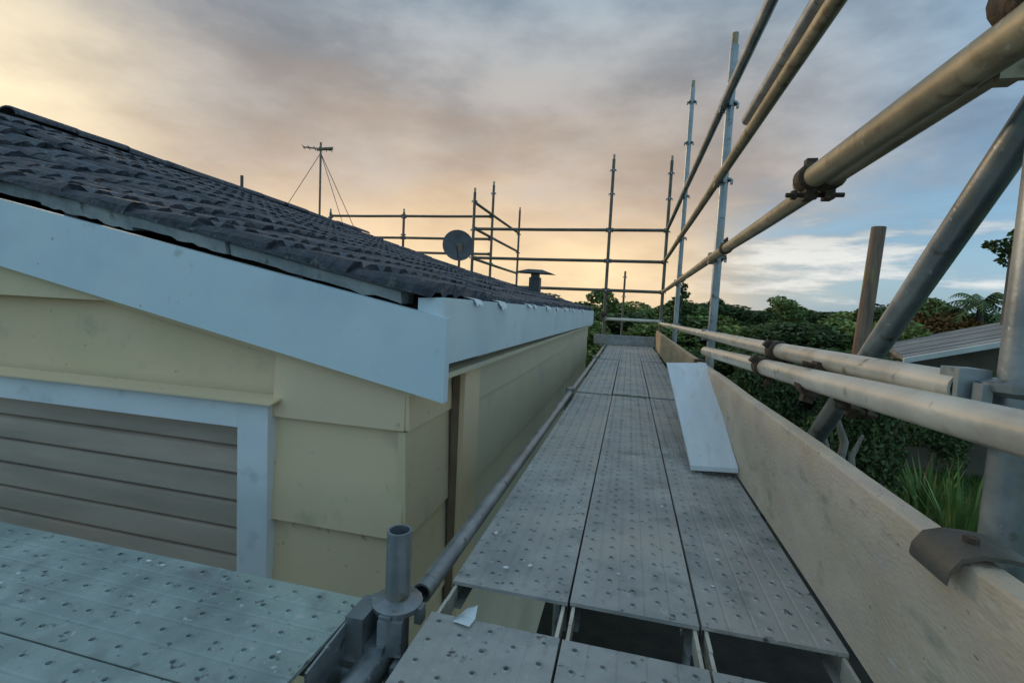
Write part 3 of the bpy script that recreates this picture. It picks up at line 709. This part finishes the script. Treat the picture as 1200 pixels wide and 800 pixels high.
# ------------------------------------------------------------------ toe boards
def long_board(name, p0, p1, th, hgt, label, mat, cat, seed, parent=None):
    # upright plank from p0 to p1 (bottom centre line), softly uneven edges
    rnd = random.Random(seed); p0 = Vector(p0); p1 = Vector(p1); d = p1-p0; q = 22
    sd_ = d.cross(Vector((0, 0, 1))).normalized(); vs = []
    for i in range(q+1):
        t = i/q; c = p0+d*t+sd_*.004*mnoise.noise(Vector((t*4, seed, 0))); e1 = .004*mnoise.noise(Vector((t*9, seed, 4)))
        ch = .004
        for (a, z) in ((-1, ch), (-1, hgt-ch+e1), (-1+2*ch/th, hgt+e1), (1-2*ch/th, hgt+e1), (1, hgt-ch+e1), (1, ch), (1-2*ch/th, 0), (-1+2*ch/th, 0)):
            vs.append(c+sd_*a*th/2+Vector((0, 0, z)))
    fs = [(i*8+k, i*8+(k+1) % 8, (i+1)*8+(k+1) % 8, (i+1)*8+k) for i in range(q) for k in range(8)]+[tuple(range(8)), tuple(q*8+k for k in range(8))]
    o = link(name, MB().add([Vector(v)-p0 for v in vs], fs).mesh(name, mat), loc=p0)
    return tag(o, label, cat, 'toe boards')
long_board('toe_board', (.405, -1.4, -.535), (.405, 2.92, -.535), .036, .272, 'weathered beige timber toe board beside the white board', 'timber', 'toe board', 3)
long_board('toe_board', (.415, 2.72+.21, -.532), (.425, 7.62, -.532), .036, .262, 'tan timber toe board leading to the corner standard', 'timber_tan', 'toe board', 5)
long_board('toe_board', (-.52, 7.60, -.525), (.40, 7.60, -.525), .03, .155, 'grey metal end board across the far end of the walkway', 'galv', 'toe board', 8)
# clip hooked over the toe board
cl = empty('toe_board_clip', (.405, .66, -.265)); cl.scale = (.75, .8, .85); tag(cl, 'bent steel clip hooked over the toe board by the thick standard', 'clip')
prof = [(-.052, -.030), (-.050, -.016), (-.036, .004), (-.010, .012), (.022, .012), (.050, .010), (.075, .0)]
vs = []; k = len(prof)
for y in (-.045, .048):
    for (x, z) in prof: vs.append((x, y, z))
for y in (-.045, .048):
    for (x, z) in prof: vs.append((x-.002, y, z+.006))
fs = []
for i in range(k-1): fs += [(i, i+1, k+i+1, k+i), (2*k+i, 3*k+i, 3*k+i+1, 2*k+i+1), (i, 2*k+i, 2*k+i+1, i+1), (k+i, k+i+1, 3*k+i+1, 3*k+i)]
fs += [(0, k, 3*k, 2*k), (k-1, 3*k-1, 4*k-1, 2*k-1)]
link('strap', MB().add(vs, fs).mesh('strap', 'galv_dull_backlit', True), cl)
link('bolt', MB().ring([(.0, 0, .010), (.0, 0, .026)], .010, 6).mesh('bolt', 'rust'), cl)
c2 = empty('toe_board_clip', (.405, 2.90, -.268)); tag(c2, 'small rusty clip where the two timber toe boards meet', 'clip')
link('strap', MB().box(-.026, .026, -.03, .03, .008, .016).mesh('strap', 'rust'), c2); link('tongue', MB().box(-.030, -.0262, -.03, .03, -.07, .012).mesh('tongue', 'rust'), c2)

# ------------------------------------------------------------------ white board leaning on the toe board
q = 16; vs = []
for i in range(q+1):
    t = i/q
    L_ = Vector((.236, 1.71, -.528)).lerp(Vector((.205, 2.62, -.272)), t)
    R_ = Vector((.384, 1.70, -.516)).lerp(Vector((.398, 2.62, -.258)), t)
    nrm = (R_-L_).cross(Vector((0, 1, 0))).normalized()
    if nrm.z < 0: nrm = -nrm
    vs += [L_, R_, R_+nrm*.016, L_+nrm*.016]
fs = [(i*4+k, i*4+(k+1) % 4, (i+1)*4+(k+1) % 4, (i+1)*4+k) for i in range(q) for k in range(4)]+[(0, 1, 2, 3), tuple(q*4+k for k in range(4))]
o0 = Vector((.3, 2.0, -.528))
tag(link('white_board', MB().add([Vector(v)-o0 for v in vs], fs).mesh('white_board', 'white_board'), loc=o0), 'white painted board sloping up from the deck onto the timber toe board', 'board')
# scrap of folded paper and bits of debris
s = MB().add([(x*.72, y*.72, z*.8) for x, y, z in [(0, 0, .0), (.045, -.01, .002), (.05, .02, .003), (.012, .028, .001), (.03, .014, .026), (.052, .03, .028)]], [(0, 1, 2, 3), (3, 2, 5, 4), (0, 3, 4)])
tag(link('paper_scrap', s.mesh('paper_scrap', 'paper'), loc=(-.258, .738, ZD+.004)), 'folded white scrap lying at the edge of the dark gap', 'scrap')
dm_ = []
for v in range(4):
    rnd = random.Random(v); k = 5
    pts = [(math.cos(2*math.pi*i/k)*rnd.uniform(.5, 1)*.012, math.sin(2*math.pi*i/k)*rnd.uniform(.3, .8)*.010, rnd.uniform(.001, .005)) for i in range(k)]
    dm_.append(MB().add(pts+[(x, y, 0) for x, y, z in pts], [tuple(range(k)), tuple(range(2*k-1, k-1, -1))]+[(i, (i+1) % k, k+(i+1) % k, k+i) for i in range(k)]).mesh('chip', 'paper'))
for i in range(34):
    if i < 20: x, y = random.choice((random.uniform(-.29, -.09), random.uniform(-.29, .36))), .88+random.random()**1.6*1.6
    else: x, y = random.uniform(-1.5, -.47), random.uniform(.40, .74)
    o = link('paint_chip', dm_[i % 4], loc=(x, y, ZD+.005)); o.rotation_euler.z = random.uniform(0, 6.28); sc_ = random.uniform(.3, .75); o.scale = (sc_, sc_, sc_*.5)
    tag(o, 'tiny pale paint chip lying on the wall-side and middle planks' if i < 20 else 'tiny pale paint chip lying on the gable planks', 'paint chip', 'paint chips on the walkway' if i < 20 else 'paint chips on the gable deck')

# ------------------------------------------------------------------ garden, trees, neighbour
def leafcloud(n, blobs, size, mat, seed, name='crown', aspect=.55):
    rnd = random.Random(seed); vs = []; fs = []
    tot = sum(b[3]*b[4]*b[5] for b in blobs)
    for (cx, cy, cz, rx, ry, rz) in blobs:
        for _ in range(int(n*rx*ry*rz/tot)):
            while True:
                u = Vector((rnd.uniform(-1, 1), rnd.uniform(-1, 1), rnd.uniform(-1, 1)))
                if u.length < 1: break
            u *= (u.length**-.45 if u.length > .05 else 1)
            p = Vector((cx+u.x*rx, cy+u.y*ry, cz+u.z*rz))
            d = Vector((rnd.gauss(0, 1), rnd.gauss(0, 1), rnd.gauss(0, .6))).normalized()
            e = d.cross(Vector((rnd.gauss(0, 1), rnd.gauss(0, 1), rnd.gauss(0, 1)))).normalized()
            s = size*rnd.uniform(.6, 1.4); o = len(vs)
            vs += [p-d*s, p+e*s*aspect, p+d*s, p-e*s*aspect]; fs.append((o, o+1, o+2, o+3))
    me = bpy.data.meshes.new(name); me.from_pydata(vs, [], fs); me.materials.append(MAT[mat]); return me
def blobs(seed, rad, hgt, base, k=9):
    rnd = random.Random(seed); out_ = []
    for _ in range(k):
        t = rnd.random(); a = rnd.uniform(0, 6.28); rr = rad*rnd.uniform(.15, .75)*(1-.55*t)
        s = rad*rnd.uniform(.30, .52)
        out_.append((math.cos(a)*rr, math.sin(a)*rr, base+hgt*t*.82+s*.4, s, s, s*.8))
    return out_
def trunk_mesh(hgt, r0, seed, limbs=5, name='trunk'):
    rnd = random.Random(seed); mb = MB()
    pts = [Vector((rnd.uniform(-.06, .06)*i, rnd.uniform(-.06, .06)*i, hgt*i/5)) for i in range(6)]
    mb.ring(pts, [r0*(1-.13*i) for i in range(6)], 8)
    for k in range(limbs):
        a = rnd.uniform(0, 6.28); i = rnd.randint(2, 4); p = pts[i]; l_ = hgt*rnd.uniform(.3, .5)
        mb.ring([p, p+Vector((math.cos(a)*l_*.5, math.sin(a)*l_*.5, l_*.35)), p+Vector((math.cos(a)*l_*.85, math.sin(a)*l_*.85, l_*.9))], [r0*.5, r0*.35, r0*.15], 6)
    return mb.mesh(name, 'bark', True)
PROTO = []
for s, mat in ((1, 'leaf'), (2, 'leaf_dark'), (3, 'leaf'), (4, 'leaf_bright')):
    PROTO.append((leafcloud(9000, blobs(s, 1.55, 2.6, .9, 15), .075, mat, s), trunk_mesh(2.4, .11, s)))
def pos(az, dist): return (math.sin(R(az))*dist, math.cos(R(az))*dist)
def tree(az, dist, top_el, proto, width, label, group=None, name='tree', cat='tree', base=GROUND):
    x, y = pos(az, dist); H = dist*math.tan(R(top_el))-base
    e = empty(name, (x, y, base), random.uniform(0, 6.28)); tag(e, label, cat, group)
    cm, tm = PROTO[proto]
    s = H/3.75
    link('crown', cm, e).scale = (width, width, s); link('trunk', tm, e).scale = (s, s, s)
    return e
rb = random.Random(21)
# belt along the horizon
az = -14.0
while az < 47:
    d_ = rb.uniform(26, 48)
    el = rb.uniform(.7, 2.0)
    tree(az, d_, el, (pk := rb.choice((0, 1, 2, 3))), d_*.055*rb.uniform(.8, 1.3), ('mid green bushy tree in the belt along the horizon', 'dark green tree in the belt along the horizon', 'open-crowned green tree in the belt along the horizon', 'light green tree in the belt along the horizon')[pk], 'trees along the horizon')
    az += rb.uniform(2.2, 4.2)
az = -12.0
while az < 46:
    d_ = rb.uniform(16, 23)
    tree(az, d_, rb.uniform(-1.6, .6), (pk := rb.choice((0, 1, 2, 3, 3))), d_*.06*rb.uniform(.8, 1.3), ('mid green rounded garden tree before the horizon belt', 'dark green rounded garden tree before the horizon belt', 'loose green garden tree before the horizon belt', 'bright green rounded garden tree before the horizon belt')[pk], 'garden trees')
    az += rb.uniform(3.2, 5.0)
# dark shrubs at the lawn's edge
az = 4.0
while az < 40:
    d_ = rb.uniform(11.5, 14.5)
    tree(az, d_, rb.uniform(-4.2, -2.6), 1, rb.uniform(.85, 1.15), 'dark dense shrub at the edge of the lawn' if az > 17 else 'dark dense shrub hidden behind the long toe boards', 'dark shrubs by the lawn', 'shrub', 'shrub')
    az += rb.uniform(3.2, 4.6)
for (x_, y_, h_, lab) in ((2.85, 6.75, 2.15, "dark shrub at the foot of the round timber pole"), (2.05, 7.6, 2.2, "dark shrub beside the foot of the timber pole, next to the toe boards"), (4.9, 9.1, 1.75, "dark shrub against the neighbour's gable wall, by its corner"), (5.9, 9.25, 2.0, "taller dark shrub against the neighbour's gable wall")):
    e = empty('shrub', (x_, y_, GROUND)); tag(e, lab, 'shrub')
    link('crown', PROTO[1][0], e).scale = (.44, .34, h_/3.75); link('trunk', PROTO[1][1], e).scale = (.5, .5, h_/3.75)
# distinct trees
x, y = pos(5.6, 19.0)
e = empty('conifer', (x, y, GROUND)); tag(e, 'feathery conifer rising behind the outer standards', 'tree')
bl = []
for k in range(13):
    t = k/12; a = k*2.4; rr = .75*(1-t)+.06
    bl.append((math.cos(a)*rr*.7, math.sin(a)*rr*.7, .6+t*3.4, rr*.55+.08, rr*.55+.08, .14+.1*(1-t)))
link('crown', leafcloud(3200, bl, .09, 'leaf_dark', 31), e); link('trunk', MB().ring([(0, 0, 0), (0, 0, 4.05)], [.09, .02], 8).mesh('trunk', 'bark', True), e)
x, y = pos(27.8, 21.0)
e = empty('tree', (x, y, GROUND)); tag(e, 'russet brown and green tree beside the palm', 'tree')
link('crown', leafcloud(9000, [(0, 0, 2.3, 1.5, 1.3, .9), (-.7, 0, 1.8, 1.1, 1, .7), (.8, .1, 2.0, .9, 1, .8), (-.2, .2, 2.9, .7, .7, .55)], .07, 'leaf_brown', 41), e)
link('green_crown', leafcloud(3200, [(-.3, .3, 3.15, .8, .7, .5), (-1.3, .1, 1.7, .7, .7, .6), (.4, .4, 3.0, .5, .5, .4)], .07, 'leaf', 42), e)
link('trunk', trunk_mesh(2.4, .14, 43), e)
x, y = pos(30.4, 21.0)
e = empty('palm_tree', (x, y, GROUND)); tag(e, 'palm with drooping fronds against the sky', 'palm')
link('trunk', MB().ring([(0, 0, 0), (.06, 0, 1.8), (0, 0, 3.55)], [.14, .11, .09], 10).mesh('trunk', 'bark', True), e)
fm = []
for k in range(16):
    a = k*2.4; tilt = (.15, .55, 1.0)[k % 3]; ln = 1.1+.2*(k % 2); vs = []; fs = []; prev = None
    out_ = Vector((math.cos(a), math.sin(a), 0)); sdv = Vector((-math.sin(a), math.cos(a), 0)); NS = 12
    for i in range(NS+1):
        t = i/NS
        c = out_*ln*t*(1-.25*tilt*t)+Vector((0, 0, tilt*t*1.1-.95*t*t))
        wd = .30*math.sin(math.pi*min(1, t*.85+.12))
        if prev is not None:
            for s_ in (-1, 1):
                o = len(vs); vs += [prev, c, c.lerp(prev, .3)+sdv*s_*wd+out_*.14+Vector((0, 0, -.16))]; fs.append((o, o+1, o+2))
        prev = c
    link('frond', MB().add(vs, fs).mesh('frond', 'leaf_dark'), e, loc=(0, 0, 3.5))
x, y = pos(31.8, 17.0)
e = empty('tree', (x, y, GROUND)); tag(e, 'tall thin tree with sparse leaves behind the thick standard', 'tree')
link('trunk', MB().ring([(0, 0, 0), (.03, 0, 2.5), (-.02, 0, 4.7)], [.10, .07, .015], 8).mesh('trunk', 'bark', True), e)
link('crown', leafcloud(700, [(-.12, 0, 4.75, .42, .35, .18), (.3, .2, 4.45, .45, .3, .2), (.1, -.1, 5.0, .25, .3, .14), (.5, .1, 3.6, .4, .4, .3)], .085, 'leaf_dark', 51), e)
# pale bare trunk by the lawn
x, y = pos(21.7, 6.3)
e = empty('tree_stump', (x, y, GROUND)); tag(e, 'pale forked bare tree trunk standing by the lawn', 'tree')
tb = MB(); tb.ring([(.06, 0, 0), (.03, 0, .4), (.07, 0, .75), (-.01, 0, 1.1), (.03, .02, 1.4), (-.10, .02, 1.75)], [.085, .065, .07, .045, .04, .02], 9); tb.ring([(.05, 0, .72), (.14, 0, 1.0), (.10, 0, 1.25), (.19, 0, 1.5)], [.05, .04, .034, .015], 8); tb.ring([(0, 0, 1.1), (-.12, .03, 1.3), (-.20, .03, 1.6)], [.03, .024, .01], 7)
link('trunk', tb.mesh('trunk', 'pale_bark', True), e)
# flax clumps beneath the low rails
for (az, d_, k, hh, lab) in ((28.6, 7.9, 46, 1.05, 'spiky flax clump under the pale low tubes'), (30.9, 7.2, 46, 1.15, 'taller spiky flax clump beside the thick standard'), (26.4, 8.6, 30, .55, 'low spiky flax clump at the lawn corner')):
    x, y = pos(az, d_); e = empty('flax_plant', (x, y, GROUND)); tag(e, lab, 'plant', 'flax clumps')
    for b_ in range(3):
        vs = []; fs = []
        for i in range(k//3):
            a = rb.uniform(0, 6.28); l_ = hh*rb.uniform(.6, 1.1); sp = rb.uniform(.08, .5); wv = .022
            sdv = Vector((-math.sin(a), math.cos(a), 0)); o = len(vs)
            c0 = Vector((math.cos(a)*.10, math.sin(a)*.10, 0)); c1 = c0+Vector((math.cos(a)*sp*.35, math.sin(a)*sp*.35, l_*.6)); c2_ = c0+Vector((math.cos(a)*sp, math.sin(a)*sp, l_))
            vs += [c0-sdv*wv, c0+sdv*wv, c1+sdv*wv, c1-sdv*wv, c2_]; fs += [(o, o+1, o+2, o+3), (o+3, o+2, o+4)]
        link('leaf_cluster', MB().add(vs, fs).mesh('leaf_cluster', 'grass_blade' if b_ else 'leaf'), e)
# grass blades on the visible lawn
vs = []; fs = []
for i in range(15000):
    az_, d_ = rb.uniform(14, 33), 6.0+rb.random()*7
    x, y = pos(az_, d_); a = rb.uniform(0, 6.28); hh = rb.uniform(.04, .11); o = len(vs); zg = GROUND-.03
    vs += [(x-math.cos(a)*.012, y-math.sin(a)*.012, zg), (x+math.cos(a)*.012, y+math.sin(a)*.012, zg), (x+rb.uniform(-.03, .03), y+rb.uniform(-.03, .03), zg+.04+hh)]; fs.append((o, o+1, o+2))
gm = bpy.data.meshes.new('lawn_grass'); gm.from_pydata(vs, [], fs); gm.materials.append(MAT['grass_blade'])
tag(link('lawn_grass', gm), 'short green grass of the lawn beyond the toe board', 'grass', None, 'stuff')
# timber pole
x, y = pos(22.2, 8.0)
pl = MB().ring([(-.03, 0, 0), (0, 0, 1.6), (.05, 0, 2.8), (.10, 0, -GROUND+1.27)], [.105, .095, .088, .083], 16)
tag(link('timber_pole', pl.mesh('timber_pole', 'pole_wood', True), loc=(x, y, GROUND)), 'round brown timber pole with yellow lichen beyond the low rails', 'pole')
# neighbour's house: skillion roof, its verge facing the scaffold
nb = empty('neighbour_house', (6.0, 10.0, GROUND)); tag(nb, "neighbour's low grey-roofed house with white barge board beyond the low rails", 'house')
C0, C1, C3, C2 = (Vector(q_) for q_ in ((4.82, 10, -.569), (8.4, 10, .42), (7.12, 16, -.569), (10.7, 16, .42)))     # near-left, near-right, far-left, far-right roof corners
org = Vector((6.0, 10.0, GROUND))
def rp(u, v, dz=0.0):       # a point on the roof plane: u along the eave, v up the slope
    return (C0.lerp(C1, u)).lerp(C3.lerp(C2, u), v)+Vector((0, 0, dz))-org
def rslab(u0, u1, v0, v1, z0, z1):
    vs = [rp(u0, v0, z0), rp(u1, v0, z0), rp(u1, v1, z0), rp(u0, v1, z0), rp(u0, v0, z1), rp(u1, v0, z1), rp(u1, v1, z1), rp(u0, v1, z1)]
    return MB().add(vs, [(3, 2, 1, 0), (4, 5, 6, 7), (0, 1, 5, 4), (1, 2, 6, 5), (2, 3, 7, 6), (3, 0, 4, 7)])
rf = link('roof', rslab(0, 1, 0, 1, -.08, 0).mesh('roof', 'neighbour_roof'), nb)
for k in range(7):
    v_ = .10+k*.125
    link('roof_sheet', rslab(0, 1, v_, v_+.118, .002, .016+.01*(k % 2)).mesh('roof_sheet', 'neighbour_roof'), rf)
link('barge_board', rslab(-.005, 1.003, -.035, -.003, -.10, -.01).mesh('barge_board', 'chimney_paint'), nb)
lw = [rp(.03, .06, -.09), rp(.985, .06, -.09), rp(.985, .95, -.09), rp(.03, .95, -.09)]
vs = [Vector((p_.x, p_.y, 0)) for p_ in lw]+lw
link('wall', MB().add(vs, [(3, 2, 1, 0), (4, 5, 6, 7), (0, 1, 5, 4), (1, 2, 6, 5), (2, 3, 7, 6), (3, 0, 4, 7)]).mesh('wall', 'neighbour_wall'), nb)
for u in (.40, .62):
    pa, pb = rp(u, .055), rp(u+.12, .055)
    def q4(a, b_, off, z0, z1):
        a = Vector((a.x, a.y-off, 0)); b_ = Vector((b_.x, b_.y-off, 0)); t_ = Vector((0, .03, 0))
        return MB().add([a+Vector((0, 0, z0)), b_+Vector((0, 0, z0)), b_+t_+Vector((0, 0, z0)), a+t_+Vector((0, 0, z0)), a+Vector((0, 0, z1)), b_+Vector((0, 0, z1)), b_+t_+Vector((0, 0, z1)), a+t_+Vector((0, 0, z1))],
            [(3, 2, 1, 0), (4, 5, 6, 7), (0, 1, 5, 4), (1, 2, 6, 5), (2, 3, 7, 6), (3, 0, 4, 7)])
    wd = link('window', q4(pa, pb, .0, .9, 1.75).mesh('window', 'white_trim'), nb)
    link('pane', q4(pa.lerp(pb, .08), pa.lerp(pb, .92), .032, .97, 1.68).mesh('pane', 'glass_dark'), wd)
pc = rp(.62, .30)
link('chimney', MB().box(pc.x-.25, pc.x+.25, pc.y-.25, pc.y+.25, pc.z-.5, pc.z+.30).mesh('chimney', 'chimney_paint'), rf)

# thin emergent trees breaking the belt's outline
for k_, (az_, d_, h_) in enumerate(((-3.0, 30, 2.0), (9.4, 36, 1.7), (15.5, 30, 2.0), (35.5, 30, 3.2))):
    x, y = pos(az_, d_); H_ = d_*math.tan(R(h_))-GROUND
    e = empty('slender_tree', (x, y, GROUND)); tag(e, 'slender open tree standing above the belt along the horizon', 'tree', 'slender trees above the belt')
    rr_ = random.Random(90+k_); bl = []
    for q_ in range(8):
        t_ = q_/7; bl.append((rr_.uniform(-.9, .9)*(1-.5*t_), rr_.uniform(-.9, .9), H_*(.62+.36*t_), rr_.uniform(.35, .7), rr_.uniform(.35, .7), rr_.uniform(.2, .4)))
    link('crown', leafcloud(1500, bl, .12, ('leaf', 'leaf_dark')[k_ % 2], 60+k_), e)
    link('trunk', MB().ring([(0, 0, 0), (.1, 0, H_*.5), (0, 0, H_*.96)], [.14, .10, .03], 8).mesh('trunk', 'bark', True), e)
